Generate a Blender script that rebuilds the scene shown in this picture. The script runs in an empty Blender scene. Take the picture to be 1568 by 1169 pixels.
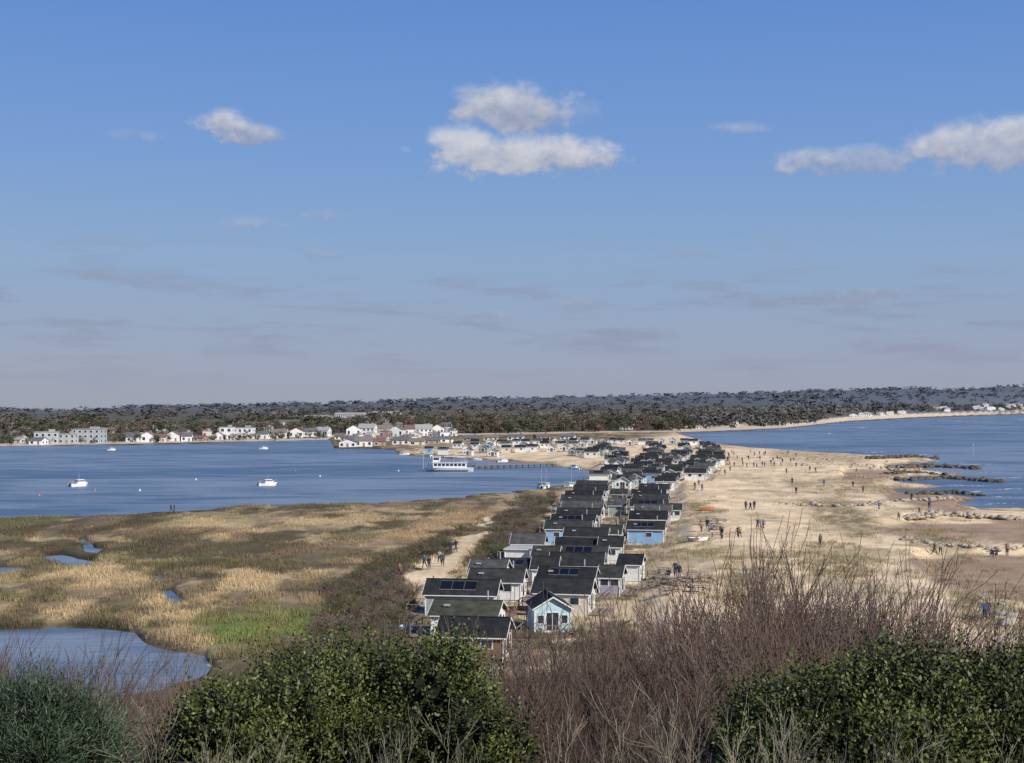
import bpy, bmesh, math, random, numpy as np
from mathutils import Vector, Matrix
random.seed(7); rng=np.random.default_rng(7)
F=2154.; H=20.; CX=784.; HY=626.
sc=bpy.context.scene
COL=sc.collection
sc.view_settings.view_transform='Standard'; sc.view_settings.look='None'; sc.view_settings.exposure=0; sc.view_settings.gamma=1

# ------------------------------------------------------------------ helpers
def sstep(a,b,x):
    t=np.clip((x-a)/(b-a),0,1); return t*t*(3-2*t)
def vnoise(x,y,seed=0):
    xi=np.floor(x).astype(np.int64); yi=np.floor(y).astype(np.int64)
    fx=x-xi; fy=y-yi; fx=fx*fx*(3-2*fx); fy=fy*fy*(3-2*fy)
    def h(a,b):
        v=(a*374761393+b*668265263+seed*144269504)&0x7fffffff
        v=((v^(v>>13))*1274126177)&0x7fffffff
        v=(v^(v>>16))
        return (v&0xffff)/65535.
    return (h(xi,yi)*(1-fx)+h(xi+1,yi)*fx)*(1-fy)+(h(xi,yi+1)*(1-fx)+h(xi+1,yi+1)*fx)*fy
def fbm(x,y,o=4,seed=0):
    s=0;a=.5;t=0
    for i in range(o):
        s=s+a*vnoise(x*2**i+i*17.3,y*2**i-i*9.1,seed+i); t+=a; a*=.5
    return s/t
def sdp(px,py,poly):
    P=np.array(poly,float); n=len(P)
    d=np.full(px.shape,1e18); ins=np.zeros(px.shape,bool)
    for i in range(n):
        ax,ay=P[i]; bx,by=P[(i+1)%n]
        ex,ey=bx-ax,by-ay
        wx=px-ax; wy=py-ay
        t=np.clip((wx*ex+wy*ey)/(ex*ex+ey*ey+1e-9),0,1)
        d=np.minimum(d,(wx-ex*t)**2+(wy-ey*t)**2)
        c=((ay<=py)!=(by<=py))
        if ey!=0:
            ins^= c & (px< ax+ex*(py-ay)/ey)
    d=np.sqrt(d)
    return np.where(ins,d,-d)
# ---- outlines in image pixel coordinates, mapped onto the ground through the camera view
HARB=[(-900,692),(0,685),(45,683),(160,682),(300,679),(400,676),(505,673),(512,687),(580,688),(603,690),(610,695),(650,699),(700,703),(760,706),(835,711),(862,716),(905,722),(902,733),(880,742),(830,750),(780,756),(700,762),(600,767),(500,773),(400,777),(300,783),(200,786),(100,789),(0,794),(-900,815)]
SEA=[(1035,663.5),(1100,661.5),(1200,657),(1250,651.5),(1300,646),(1400,640.5),(1500,636.8),(1568,635),(2700,632),(2700,880),(1600,785),(1500,781),(1470,773),(1500,765),(1460,758),(1390,757),(1368,751),(1450,747),(1400,742),(1365,736),(1400,730),(1480,725),(1420,721),(1355,715),(1400,709),(1440,704),(1400,700),(1330,697),(1230,692),(1150,686),(1090,679)]
PONDS=[[(-300,968),(0,963),(80,962),(160,964),(208,970),(222,985),(262,994),(312,1004),(326,1020),(320,1040),(250,1062),(100,1085),(-300,1110)],
 [(-60,866),(30,867),(42,871),(30,875),(-60,876)],[(66,853),(95,850),(120,858),(148,861),(140,868),(100,868),(85,861),(70,858)],
 [(120,831),(135,829),(142,838),(165,843),(150,850),(130,845)],[(230,880),(245,878),(250,886),(238,889)],[(245,906),(262,904),(276,918),(262,924),(250,918)]]
SAND=[(1035,668),(1100,681),(1600,690),(2700,700),(2700,1500),(1000,1500),(985,1100),(985,870),(1000,845),(1035,830),(1035,750),(985,715),(960,700)]
NSPIT=[(600,692),(690,682),(930,680),(1040,662),(1110,682),(1040,755),(930,735),(900,722),(835,711),(700,702)]
HUTZ=[(640,965),(650,900),(700,880),(745,862),(800,835),(850,760),(885,735),(960,700),(1040,745),(1035,835),(1000,850),(1020,1100),(640,1100)]
PATH=[(614,880),(650,872),(680,852),(690,831),(735,811),(752,792),(762,790),(744,822),(716,846),(702,866),(668,886),(656,902),(660,945),(628,945),(638,918),(618,897)]
GREEN=[(300,962),(330,943),(420,932),(500,935),(518,950),(480,975),(400,992),(320,988)]
SCR1=[(470,985),(520,915),(600,880),(614,890),(636,915),(628,948),(600,1010),(420,1030)]
SCR2=[(742,828),(760,797),(790,765),(850,752),(846,790),(800,842),(742,860),(712,872)]
SCR3=[(500,905),(560,872),(640,835),(700,812),(735,809),(690,830),(680,850),(612,880),(520,930)]
TANP=[(560,832),(640,800),(760,775),(800,762),(760,790),(700,810),(640,824)]
WETS=[[(1335,812),(1400,800),(1700,798),(1700,834),(1480,830),(1370,823)],[(1395,862),(1450,852),(1700,850),(1700,935),(1500,917),(1430,892)],[(1290,722),(1380,718),(1390,727),(1330,742),(1290,735)],[(1340,745),(1470,752),(1520,776),(1440,784),(1360,765)]]
DUNEG=[[(1230,765),(1290,760),(1330,790),(1340,828),(1300,822),(1250,790)],[(1380,818),(1480,825),(1480,842),(1400,838)],[(1228,855),(1300,848),(1340,885),(1240,892)],[(1045,770),(1075,765),(1100,790),(1060,800)],[(990,850),(1090,838),(1100,850),(1000,862)],[(1180,690),(1330,697),(1320,706),(1200,700)],[(1440,880),(1560,930),(1600,990),(1480,960)],[(1130,870),(1200,880),(1180,930),(1080,920)],[(1200,735),(1330,742),(1420,750),(1300,756),(1210,745)]]
SHX=[-900,0,500,515,690,900,1040,1100,1200,1250,1300,1400,1500,1568,2700]
SHY=[692,684,674,668,668,664,662.5,660.5,656,650.5,645,639.5,635.8,634,631.5]
RX=[-900,0,100,200,350,450,560,680,800,1000,1200,1400,1568,2700]
RY=[626,624.5,625.5,621,618,616,613.5,609,607,604,599.5,596,591,588]
def far_params(px):
    Ys=F*H/(np.interp(px,SHX,SHY)-HY)
    Yr=np.maximum(np.interp(px,[-900,500,1568,2700],[4300,4600,6600,7000]),Ys+900)
    zr=H+(HY-np.interp(px,RX,RY))*Yr/F-10
    return Ys,Yr,zr
def height(X,Y):
    X=np.asarray(X,float);Y=np.asarray(Y,float)
    Yc=np.maximum(Y,70.)
    px=CX+F*X/Yc; py=HY+F*H/Yc
    j=(fbm(X/9,Y/9,3,5)-.5)*np.clip((py-HY)/12,0,14)
    pj=py+j; xj=px+j*1.5
    w=np.maximum(sdp(xj,pj,HARB),sdp(xj,pj,SEA))
    for p in PONDS: w=np.maximum(w,sdp(xj,pj,p))
    w=np.where(Y<88,-50,w)
    k=1.0+(py-HY)*0.018
    z=np.clip(-w/k,-1,1)*0.4
    s=np.maximum(sdp(px,py,SAND),sdp(px,py,NSPIT))
    sw=np.clip((py-HY)/7,3,70)
    S=sstep(-.3,1,s/sw)*(Y>70)
    inl=np.clip(-w/(k*5),0,1)
    wet=np.zeros_like(X)
    for p in WETS: wet=np.maximum(wet,sstep(-3,4,sdp(px,py,p)))
    z=z+S*inl*(1-.85*wet)*(0.35+1.25*fbm(X/13,Y/13,4,11)+0.3*fbm(X/2.2,Y/2.2,3,3))
    z=z+(1-S)*inl*(0.35*fbm(X/6,Y/6,3,9))
    hz=np.interp(Y,[-80,0,4,8,13,20,30,45,60,75,90,105],[19,18.35,18.1,16.9,15.0,12.6,9.6,6.0,3.4,1.5,.4,0])
    z=z+hz+np.clip(hz/4,0,1)*(fbm(X/3,Y/3,3,21)-.5)*.8
    Ys,Yr,zr=far_params(px)
    t=np.clip((Y-Ys)/(Yr-Ys),0,2)
    rise=np.where(t<=1,t**1.15,1-(t-1)*.5)
    bl=2.5+5*sstep(1150,1500,px)
    z=z+np.where(Y>Ys,sstep(0,.06,t)*bl+zr*rise*(0.88+.24*fbm(X/350,Y/350,3,31)),0)
    return z
_GY=np.geomspace(72,8500,700)
def G(px,py):
    X=(px-CX)/F*_GY; z=np.maximum(height(X,_GY),0)
    pv=HY+F*(H-z)/_GY
    idx=np.argmax(pv<=py)
    if idx==0: idx=1
    a=pv[idx-1];b=pv[idx]; t=0 if a==b else min(1,max(0,(a-py)/(a-b)))
    Y=_GY[idx-1]*(1-t)+_GY[idx]*t; x=(px-CX)/F*Y
    return float(x),float(Y),float(max(0,height(np.array([x]),np.array([Y]))[0]))
def ppm(Y): return F/Y

def newmat(name): 
    m=bpy.data.materials.new(name); m.use_nodes=True
    nt=m.node_tree; b=nt.nodes['Principled BSDF']; return m,nt,b
def N(nt,t,**k):
    n=nt.nodes.new(t)
    for a,v in k.items(): setattr(n,a,v)
    return n
def pmat(name,col,rough=.7,scale=3,amt=.35,bump=.0,attr=False,spec=.3,objcol=False,stripes=None):
    m,nt,b=newmat(name)
    geo=N(nt,'ShaderNodeTexCoord'); no=N(nt,'ShaderNodeTexNoise'); no.inputs['Scale'].default_value=scale; no.inputs['Detail'].default_value=3
    nt.links.new(geo.outputs['Object'],no.inputs['Vector'])
    mr=N(nt,'ShaderNodeMapRange'); mr.inputs[1].default_value=.3; mr.inputs[2].default_value=.7; mr.inputs[3].default_value=1-amt; mr.inputs[4].default_value=1+amt
    nt.links.new(no.outputs['Fac'],mr.inputs[0])
    vm=N(nt,'ShaderNodeVectorMath',operation='SCALE')
    if attr:
        at=N(nt,'ShaderNodeAttribute',attribute_name='Col'); nt.links.new(at.outputs['Color'],vm.inputs[0])
    elif objcol:
        oi=N(nt,'ShaderNodeObjectInfo'); nt.links.new(oi.outputs['Color'],vm.inputs[0])
    else: vm.inputs[0].default_value=col
    nt.links.new(mr.outputs[0],vm.inputs['Scale']); nt.links.new(vm.outputs[0],b.inputs['Base Color'])
    b.inputs['Roughness'].default_value=rough; b.inputs['Specular IOR Level'].default_value=spec
    if bump>0:
        bp=N(nt,'ShaderNodeBump'); bp.inputs['Strength'].default_value=bump; bp.inputs['Distance'].default_value=.05
        if stripes:
            wv=N(nt,'ShaderNodeTexWave',bands_direction='Z'); wv.inputs['Scale'].default_value=stripes
            nt.links.new(geo.outputs['Object'],wv.inputs['Vector']); nt.links.new(wv.outputs['Fac'],bp.inputs['Height'])
        else: nt.links.new(no.outputs['Fac'],bp.inputs['Height'])
        nt.links.new(bp.outputs[0],b.inputs['Normal'])
    return m
def np_mesh(name,V,Fc,mat=None,col=None,smooth=False):
    me=bpy.data.meshes.new(name); V=np.asarray(V,np.float32); Fc=np.asarray(Fc,np.int32); m,k=Fc.shape
    me.vertices.add(len(V)); me.vertices.foreach_set('co',V.ravel())
    me.loops.add(m*k); me.loops.foreach_set('vertex_index',Fc.ravel())
    me.polygons.add(m); me.polygons.foreach_set('loop_start',np.arange(0,m*k,k,dtype=np.int32))
    me.update(calc_edges=True)
    if col is not None:
        a=me.color_attributes.new('Col','FLOAT_COLOR','POINT')
        c=np.ones((len(V),4),np.float32); c[:,:3]=col; a.data.foreach_set('color',c.ravel())
    if smooth: me.polygons.foreach_set('use_smooth',np.ones(m,bool))
    if mat: me.materials.append(mat)
    return me
def obj(name,me,loc=(0,0,0),rotz=0,parent=None,scale=None):
    o=bpy.data.objects.new(name,me); COL.objects.link(o); o.location=loc; o.rotation_euler=(0,0,rotz)
    if parent: o.parent=parent
    if scale is not None: o.scale=scale
    return o
class MB:
    def __init__(s): s.v=[];s.f=[]
    def box(s,cx,cy,cz,sx,sy,sz):
        n=len(s.v)
        for dz in(-.5,.5):
            for dx,dy in((-.5,-.5),(.5,-.5),(.5,.5),(-.5,.5)): s.v.append((cx+dx*sx,cy+dy*sy,cz+dz*sz))
        s.f+=[(n+3,n+2,n+1,n),(n+4,n+5,n+6,n+7),(n,n+1,n+5,n+4),(n+1,n+2,n+6,n+5),(n+2,n+3,n+7,n+6),(n+3,n,n+4,n+7)]
        return s
    def prism(s,a,b,off):
        n=len(s.v); k=len(a); s.v+=list(a)+[tuple(Vector(p)+Vector(off)) for p in a]
        s.f.append(tuple(range(n,n+k))[::-1]); s.f.append(tuple(range(n+k,n+2*k)))
        for i in range(k): s.f.append((n+i,n+(i+1)%k,n+k+(i+1)%k,n+k+i))
        return s
    def tube(s,p,q,r0,r1,k=6):
        p=Vector(p);q=Vector(q);d=(q-p).normalized(); u=d.orthogonal().normalized(); w=d.cross(u); n=len(s.v)
        for c,r in((p,r0),(q,r1)):
            for i in range(k):
                a=i*2*math.pi/k; s.v.append(tuple(c+u*r*math.cos(a)+w*r*math.sin(a)))
        for i in range(k): s.f.append((n+i,n+(i+1)%k,n+k+(i+1)%k,n+k+i))
        s.f.append(tuple(range(n+k,n+2*k))); return s
    def mesh(s,name,mat):
        me=bpy.data.meshes.new(name); me.from_pydata(s.v,[],s.f); me.materials.append(mat); me.update(); return me
    def obj(s,name,mat,parent=None,loc=(0,0,0),rotz=0):
        return obj(name,s.mesh(name,mat),loc,rotz,parent)
def empty(name,loc,rotz=0):
    e=bpy.data.objects.new(name,None); COL.objects.link(e); e.location=loc; e.rotation_euler=(0,0,rotz); e.empty_display_size=.5; return e
def lerp(a,b,t):
    t=np.asarray(t)[...,None]; return np.asarray(a)*(1-t)+np.asarray(b)*t

# ------------------------------------------------------------------ terrain
yo=np.concatenate([np.arange(574,60,-1.),np.arange(60,20,-.5),np.arange(20,4.9,-.2)])
Yr_=np.concatenate([np.linspace(-60,74,90),F*H/yo])
s=np.linspace(-1,1,900); t=.42*s+.53*s**5
YY,TT=np.meshgrid(Yr_,t,indexing='ij'); XX=TT*(YY+80)
ZZ=height(XX.ravel(),YY.ravel()).reshape(XX.shape)
def cover(X,Y,z):
    Yc=np.maximum(Y,70.); px=CX+F*X/Yc; py=HY+F*(H-z)/Yc; py0=HY+F*H/Yc
    A=fbm(X/17,Y/26,3,41); B=fbm(X/3.5,Y/6,4,51); C=fbm(X/1.2,Y/1.6,3,61)
    j=(B-.5)*np.clip((py-HY)/10,0,32); pxj=px+j*2.4; pyj=py+j
    c=lerp((.42,.315,.175),(.115,.095,.048),sstep(.44,.57,A*.5+B*.35+C*.15))
    c=lerp(c,(.20,.14,.085),sstep(.5,.6,fbm(X/8,Y/16,3,71))*.7)
    c=lerp(c,(.135,.13,.055),sstep(.55,.7,fbm(X/12,Y/18,3,73))*.5)
    c=lerp(c,(.075,.06,.035),sstep(.55,.64,fbm(X/5,Y/22,4,75))*.65)
    def put(c,poly,col,soft=5,am=1.): return lerp(c,col,sstep(-soft,soft,sdp(pxj,pyj,poly))*am)
    c=put(c,TANP,lerp((.42,.29,.16),(.34,.235,.12),B),6,.9)
    c=put(c,GREEN,lerp((.10,.16,.03),(.19,.17,.07),sstep(.4,.65,C*.5+B*.5)),16,.85)
    for p in(SCR1,SCR2,SCR3): c=put(c,p,lerp((.12,.085,.06),(.10,.095,.045),sstep(.35,.65,B)),9,.92)
    sand=lerp((.80,.62,.395),(.66,.50,.305),sstep(.3,.7,fbm(X/7,Y/7,4,81)*.6+C*.4))
    c=put(c,HUTZ,lerp(sand*.8,(.17,.14,.075),sstep(.45,.62,B)),7)
    c=put(c,PATH,sand*.92,2)
    sa=np.maximum(sdp(px,py,SAND),sdp(px,py,NSPIT))
    c=lerp(c,sand,sstep(-6,8,sa+j*2.5))
    for p in DUNEG: c=put(c,p,lerp((.19,.16,.075),sand*.8,sstep(.45,.68,C)),12,.85)
    sc_=np.minimum(sstep(.56,.66,fbm(X/6,Y/9,5,88)),sstep(-3,4,sa))
    c=lerp(c,(.33,.27,.15),sc_*.55*(py>700))
    for p in WETS: c=put(c,p,(.36,.25,.165),4)
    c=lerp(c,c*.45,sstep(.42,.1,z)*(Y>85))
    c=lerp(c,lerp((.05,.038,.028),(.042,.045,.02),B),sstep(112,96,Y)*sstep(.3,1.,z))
    Ys,Yr,zr=far_params(px)
    tt=(Y-Ys)/(Yr-Ys); far=sstep(-.002,.002,tt)
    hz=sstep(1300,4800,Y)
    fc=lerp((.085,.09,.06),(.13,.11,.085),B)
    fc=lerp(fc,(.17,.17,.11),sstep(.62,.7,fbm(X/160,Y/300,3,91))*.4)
    fc=lerp(fc,(.115,.13,.155),hz)  # distance haze painted into the far ground colour as blue-grey
    bs=(.56,.46,.34)
    beach=sstep(.048,.034,tt+.006*(B-.5))*(px>1030)+sstep(.012,.008,tt)*(px<=1030)
    fc=lerp(fc,bs,beach)
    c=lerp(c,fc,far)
    return c
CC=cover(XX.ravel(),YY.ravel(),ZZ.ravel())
nr,nc=XX.shape
idx=np.arange(nr*nc).reshape(nr,nc)
Fq=np.stack([idx[:-1,:-1].ravel(),idx[:-1,1:].ravel(),idx[1:,1:].ravel(),idx[1:,:-1].ravel()],1)
V=np.stack([XX.ravel(),YY.ravel(),ZZ.ravel()],1)
m,nt,b=newmat('ground_cover')
at=N(nt,'ShaderNodeAttribute',attribute_name='Col'); ge=N(nt,'ShaderNodeNewGeometry')
n1=N(nt,'ShaderNodeTexNoise',noise_dimensions='2D'); n1.inputs['Scale'].default_value=1.3; n1.inputs['Detail'].default_value=5; n1.inputs['Roughness'].default_value=.65
n2=N(nt,'ShaderNodeTexNoise',noise_dimensions='2D'); n2.inputs['Scale'].default_value=.13; n2.inputs['Detail'].default_value=4
for n_ in(n1,n2): nt.links.new(ge.outputs['Position'],n_.inputs['Vector'])
ad=N(nt,'ShaderNodeMath',operation='ADD'); nt.links.new(n1.outputs['Fac'],ad.inputs[0]); nt.links.new(n2.outputs['Fac'],ad.inputs[1])
mr=N(nt,'ShaderNodeMapRange'); mr.inputs[1].default_value=.7; mr.inputs[2].default_value=1.3; mr.inputs[3].default_value=.76; mr.inputs[4].default_value=1.25
nt.links.new(ad.outputs[0],mr.inputs[0])
vm=N(nt,'ShaderNodeVectorMath',operation='SCALE'); nt.links.new(at.outputs['Color'],vm.inputs[0]); nt.links.new(mr.outputs[0],vm.inputs['Scale']); nt.links.new(vm.outputs[0],b.inputs['Base Color'])
bp=N(nt,'ShaderNodeBump'); bp.inputs['Strength'].default_value=.45; bp.inputs['Distance'].default_value=.12; nt.links.new(n1.outputs['Fac'],bp.inputs['Height']); nt.links.new(bp.outputs[0],b.inputs['Normal'])
b.inputs['Roughness'].default_value=.95; b.inputs['Specular IOR Level'].default_value=.1
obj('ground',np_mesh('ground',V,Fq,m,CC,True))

# ------------------------------------------------------------------ water
m,nt,b=newmat('sea_water')
ge=N(nt,'ShaderNodeNewGeometry'); 
mp=N(nt,'ShaderNodeMapping'); mp.inputs['Scale'].default_value=(.35,1,1); nt.links.new(ge.outputs['Position'],mp.inputs['Vector'])
mp2=N(nt,'ShaderNodeMapping'); mp2.inputs['Scale'].default_value=(.35,.6,1); mp2.inputs['Rotation'].default_value=(0,0,.15); nt.links.new(ge.outputs['Position'],mp2.inputs['Vector'])
n1=N(nt,'ShaderNodeTexNoise',noise_dimensions='2D'); n1.inputs['Scale'].default_value=.9; n1.inputs['Detail'].default_value=4; nt.links.new(mp.outputs[0],n1.inputs['Vector'])
n2=N(nt,'ShaderNodeTexNoise',noise_dimensions='2D'); n2.inputs['Scale'].default_value=.016; n2.inputs['Detail'].default_value=4; n2.inputs['Distortion'].default_value=.6; nt.links.new(mp2.outputs[0],n2.inputs['Vector'])
n3=N(nt,'ShaderNodeTexNoise',noise_dimensions='2D'); n3.inputs['Scale'].default_value=.10; n3.inputs['Detail'].default_value=6; nt.links.new(mp.outputs[0],n3.inputs['Vector'])
ad=N(nt,'ShaderNodeMath',operation='ADD'); nt.links.new(n2.outputs['Fac'],ad.inputs[0]); nt.links.new(n3.outputs['Fac'],ad.inputs[1])
cr=N(nt,'ShaderNodeMapRange'); cr.inputs[1].default_value=.84; cr.inputs[2].default_value=1.18; nt.links.new(ad.outputs[0],cr.inputs[0])
mx=N(nt,'ShaderNodeMix',data_type='RGBA'); mx.inputs[6].default_value=(.07,.12,.18,1); mx.inputs[7].default_value=(.20,.245,.295,1)
nt.links.new(cr.outputs[0],mx.inputs[0]); nt.links.new(mx.outputs[2],b.inputs['Base Color'])
b.inputs['Roughness'].default_value=.35; b.inputs['IOR'].default_value=1.33; b.inputs['Specular IOR Level'].default_value=.4
bp=N(nt,'ShaderNodeBump'); bp.inputs['Strength'].default_value=.8; bp.inputs['Distance'].default_value=.4; nt.links.new(n1.outputs['Fac'],bp.inputs['Height']); nt.links.new(bp.outputs[0],b.inputs['Normal'])
w=np.array([(-14000,-500,0),(14000,-500,0),(14000,16000,0),(-14000,16000,0)],float)
obj('water',np_mesh('water',w,[[0,1,2,3]],m))

# ------------------------------------------------------------------ world
wd=bpy.data.worlds.new('World'); sc.world=wd; wd.use_nodes=True; nt=wd.node_tree; bg=nt.nodes['Background']
SUN_EL=math.radians(34); SAZ=math.radians(133)
sky=N(nt,'ShaderNodeTexSky',sky_type='NISHITA'); sky.sun_disc=False; sky.sun_elevation=SUN_EL; sky.sun_rotation=SAZ
tc=N(nt,'ShaderNodeTexCoord'); sp=N(nt,'ShaderNodeSeparateXYZ'); nt.links.new(tc.outputs['Generated'],sp.inputs[0])
def M(op,a,b_=None,c=None,clamp=False):
    n=N(nt,'ShaderNodeMath',operation=op); n.use_clamp=clamp
    for i,x in enumerate((a,b_,c)):
        if x is None: continue
        if isinstance(x,(int,float)): n.inputs[i].default_value=x
        else: nt.links.new(x,n.inputs[i])
    return n.outputs[0]
U=M('ARCTAN2',sp.outputs[0],sp.outputs[1]); Vv=M('ARCSINE',sp.outputs[2])
ramp=N(nt,'ShaderNodeValToRGB'); cr=ramp.color_ramp
def lin(r,g,b): return tuple(((x/255+.055)/1.055)**2.4 for x in(r,g,b))
stops=[(0,(158,163,178)),(.02,(156,163,184)),(.06,(147,165,194)),(.11,(138,167,204)),(.18,(118,156,211)),(.28,(97,140,207)),(.6,(62,105,180)),(1,(45,85,160))]
while len(cr.elements)<len(stops): cr.elements.new(.5)
for e,(p,c) in zip(cr.elements,stops): e.position=p; l=lin(*c); e.color=(*l,1)
rv=M('DIVIDE',Vv,1.0,clamp=True); nt.links.new(rv,ramp.inputs[0])
sv=N(nt,'ShaderNodeVectorMath',operation='SCALE'); sv.inputs['Scale'].default_value=10; nt.links.new(ramp.outputs[0],sv.inputs[0])
mx=N(nt,'ShaderNodeMix',data_type='RGBA'); mx.inputs[0].default_value=.93; nt.links.new(sky.outputs[0],mx.inputs[6]); nt.links.new(sv.outputs[0],mx.inputs[7])
cur=mx.outputs[2]
cv=N(nt,'ShaderNodeCombineXYZ'); nt.links.new(U,cv.inputs[0]); nt.links.new(M('MULTIPLY',Vv,1.5),cv.inputs[1])
def nz(scale,det,off=0,rough=.55,ys=1.):
    n=N(nt,'ShaderNodeTexNoise',noise_dimensions='2D'); n.inputs['Scale'].default_value=scale; n.inputs['Detail'].default_value=det; n.inputs['Roughness'].default_value=rough
    a=N(nt,'ShaderNodeVectorMath',operation='MULTIPLY_ADD'); a.inputs[1].default_value=(1,ys,1); a.inputs[2].default_value=(off,off*.7,off*.3); nt.links.new(cv.outputs[0],a.inputs[0]); nt.links.new(a.outputs[0],n.inputs['Vector']); return n.outputs['Fac']
na=nz(24,4); nb=nz(55,7,5,.6); nd=nz(18,3,13)
ns=nz(9,5,31,.6,4.5)
band=M('MULTIPLY',M('SUBTRACT',1.,M('ABSOLUTE',M('DIVIDE',M('SUBTRACT',Vv,.066),.06)),clamp=True),1.4,clamp=True)
st=N(nt,'ShaderNodeMapRange',interpolation_type='SMOOTHSTEP'); st.inputs[1].default_value=.48; st.inputs[2].default_value=.72; st.inputs[4].default_value=.55; nt.links.new(ns,st.inputs[0])
fm=N(nt,'ShaderNodeMix',data_type='RGBA'); nt.links.new(M('MULTIPLY',st.outputs[0],band),fm.inputs[0]); nt.links.new(cur,fm.inputs[6]); fm.inputs[7].default_value=(2.6,2.9,4.0,1); cur=fm.outputs[2]
Uw=M('ADD',U,M('MULTIPLY',M('SUBTRACT',na,.5),.034)); Vw=M('ADD',Vv,M('MULTIPLY',M('SUBTRACT',nb,.5),.012))
CL=[(345,192,46,24,.85,.9),(385,207,46,18,.7,.6),(215,211,52,13,.32,.6),(1125,199,50,14,.5,.7),(905,172,30,18,.2,.7),
 (1240,247,36,20,.6,.8),(1320,250,90,27,.55,.6),(1430,228,50,24,.65,.8),(1520,228,110,42,.8,.75),(1560,205,60,25,.7,.95),
 (790,172,84,44,.85,.72),(735,157,48,28,.6,.9),(840,180,44,34,.5,.65),(790,241,146,35,.95,.98),(705,226,60,30,.85,1.1),(880,248,60,22,.6,.75),
 (375,345,52,15,.35,.5),(495,333,44,13,.3,.5),(485,392,42,11,.32,.3),(1055,392,40,9,.35,.0),(1310,455,80,13,.55,.05),(890,470,66,13,.4,.1),(745,483,60,11,.35,.3)]
for px,py,a,h,op,br in CL:
    az=math.atan((px-CX)/F); el=math.atan((HY-py)/F*math.cos(az)); a=a/F*1.2; h=h/F*1.2
    dx=M('DIVIDE',M('SUBTRACT',Uw,az),a); dy=M('DIVIDE',M('SUBTRACT',Vw,el),h)
    dyy=M('MULTIPLY',M('MINIMUM',dy,0.),.25); dyy=M('ADD',dyy,dy)
    r=M('SQRT',M('ADD',M('MULTIPLY',dx,dx),M('MULTIPLY',dyy,dyy)))
    den=M('ADD',M('SUBTRACT',1.,r),M('ADD',M('MULTIPLY',M('SUBTRACT',nb,.5),1.1),M('MULTIPLY',M('SUBTRACT',nd,.5),.6)))
    mrn=N(nt,'ShaderNodeMapRange',interpolation_type='SMOOTHSTEP'); mrn.inputs[1].default_value=.0; mrn.inputs[2].default_value=.6 if op>.5 else .9; mrn.inputs[4].default_value=op
    nt.links.new(den,mrn.inputs[0])
    sh=M('ADD',M('MULTIPLY',dy,.6),M('ADD',br-.30,M('MULTIPLY',M('SUBTRACT',nb,.5),.9)),clamp=True)
    cm=N(nt,'ShaderNodeMix',data_type='RGBA'); cm.inputs[6].default_value=(2.9,3.25,4.4,1); cm.inputs[7].default_value=(6.1,6.25,6.9,1); nt.links.new(sh,cm.inputs[0])
    fm=N(nt,'ShaderNodeMix',data_type='RGBA'); nt.links.new(mrn.outputs[0],fm.inputs[0]); nt.links.new(cur,fm.inputs[6]); nt.links.new(cm.outputs[2],fm.inputs[7]); cur=fm.outputs[2]
nt.links.new(cur,bg.inputs['Color']); bg.inputs['Strength'].default_value=.1
wd.cycles.sampling_method='MANUAL'; wd.cycles.sample_map_resolution=256
ld=bpy.data.lights.new('sun','SUN'); ld.energy=5.0; ld.angle=math.radians(.5); ld.color=(1,.94,.85)
lo=bpy.data.objects.new('sun',ld); COL.objects.link(lo)
sd=Vector((math.sin(SAZ)*math.cos(SUN_EL),math.cos(SAZ)*math.cos(SUN_EL),math.sin(SUN_EL))); lo.rotation_euler=sd.to_track_quat('Z','Y').to_euler(); lo.location=(50,-50,80)
cd=bpy.data.cameras.new('camera'); cam=bpy.data.objects.new('camera',cd); COL.objects.link(cam); cam.location=(0,0,H); cam.rotation_euler=(math.radians(90),0,0)
cd.sensor_width=36; cd.lens=F/1568*36; cd.shift_y=(HY-584.5)/1568; cd.clip_end=30000; cd.clip_start=.1; sc.camera=cam

# ------------------------------------------------------------------ trees (distant woodland)
def tree_mesh(name,hh,rad,kind,mat,ncl,ntri,ts):
    V=[];Fc=[];C=[]
    def tri(p,sz,c):
        n=len(V); d=rng.normal(size=(3,3)); 
        for q in d: V.append(p+q/np.linalg.norm(q)*sz*rng.uniform(.6,1)); C.append(c)
        Fc.append((n,n+1,n+2))
    def seg(p,q,r0,r1,c):
        n=len(V); 
        for cc,r in((p,r0),(q,r1)):
            for a in(0,2.1,4.2): V.append(cc+np.array([math.cos(a)*r,math.sin(a)*r,0])); C.append(c)
        for i in range(3):
            Fc.append((n+i,n+(i+1)%3,n+3+(i+1)%3)); Fc.append((n+i,n+3+(i+1)%3,n+3+i))
    bark=(.8,.7,.6)
    seg(np.zeros(3),np.array([.2,.1,hh*.6]),hh*.03,hh*.012,bark)
    cl=[]
    for i in range(ncl):
        a=rng.uniform(0,6.28); rr=rad*rng.uniform(.15,.8); z=hh*rng.uniform(.25,.88)
        if kind=='pine': rr*=.8; z=hh*rng.uniform(.4,.92)
        p=np.array([math.cos(a)*rr,math.sin(a)*rr,z]); seg(np.array([.1,.05,hh*.32]),p,hh*.012,hh*.004,bark); cl.append((p,rad*rng.uniform(.28,.5),rng.uniform(.75,1.25)))
    for p,r,sh in cl:
        for k in range(ntri):
            q=rng.normal(size=3); q=q/np.linalg.norm(q)*r*rng.uniform(.4,1.05); q[2]*=.75
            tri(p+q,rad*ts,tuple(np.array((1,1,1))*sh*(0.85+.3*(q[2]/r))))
    return np_mesh(name,V,Fc,mat,np.array(C))
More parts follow.
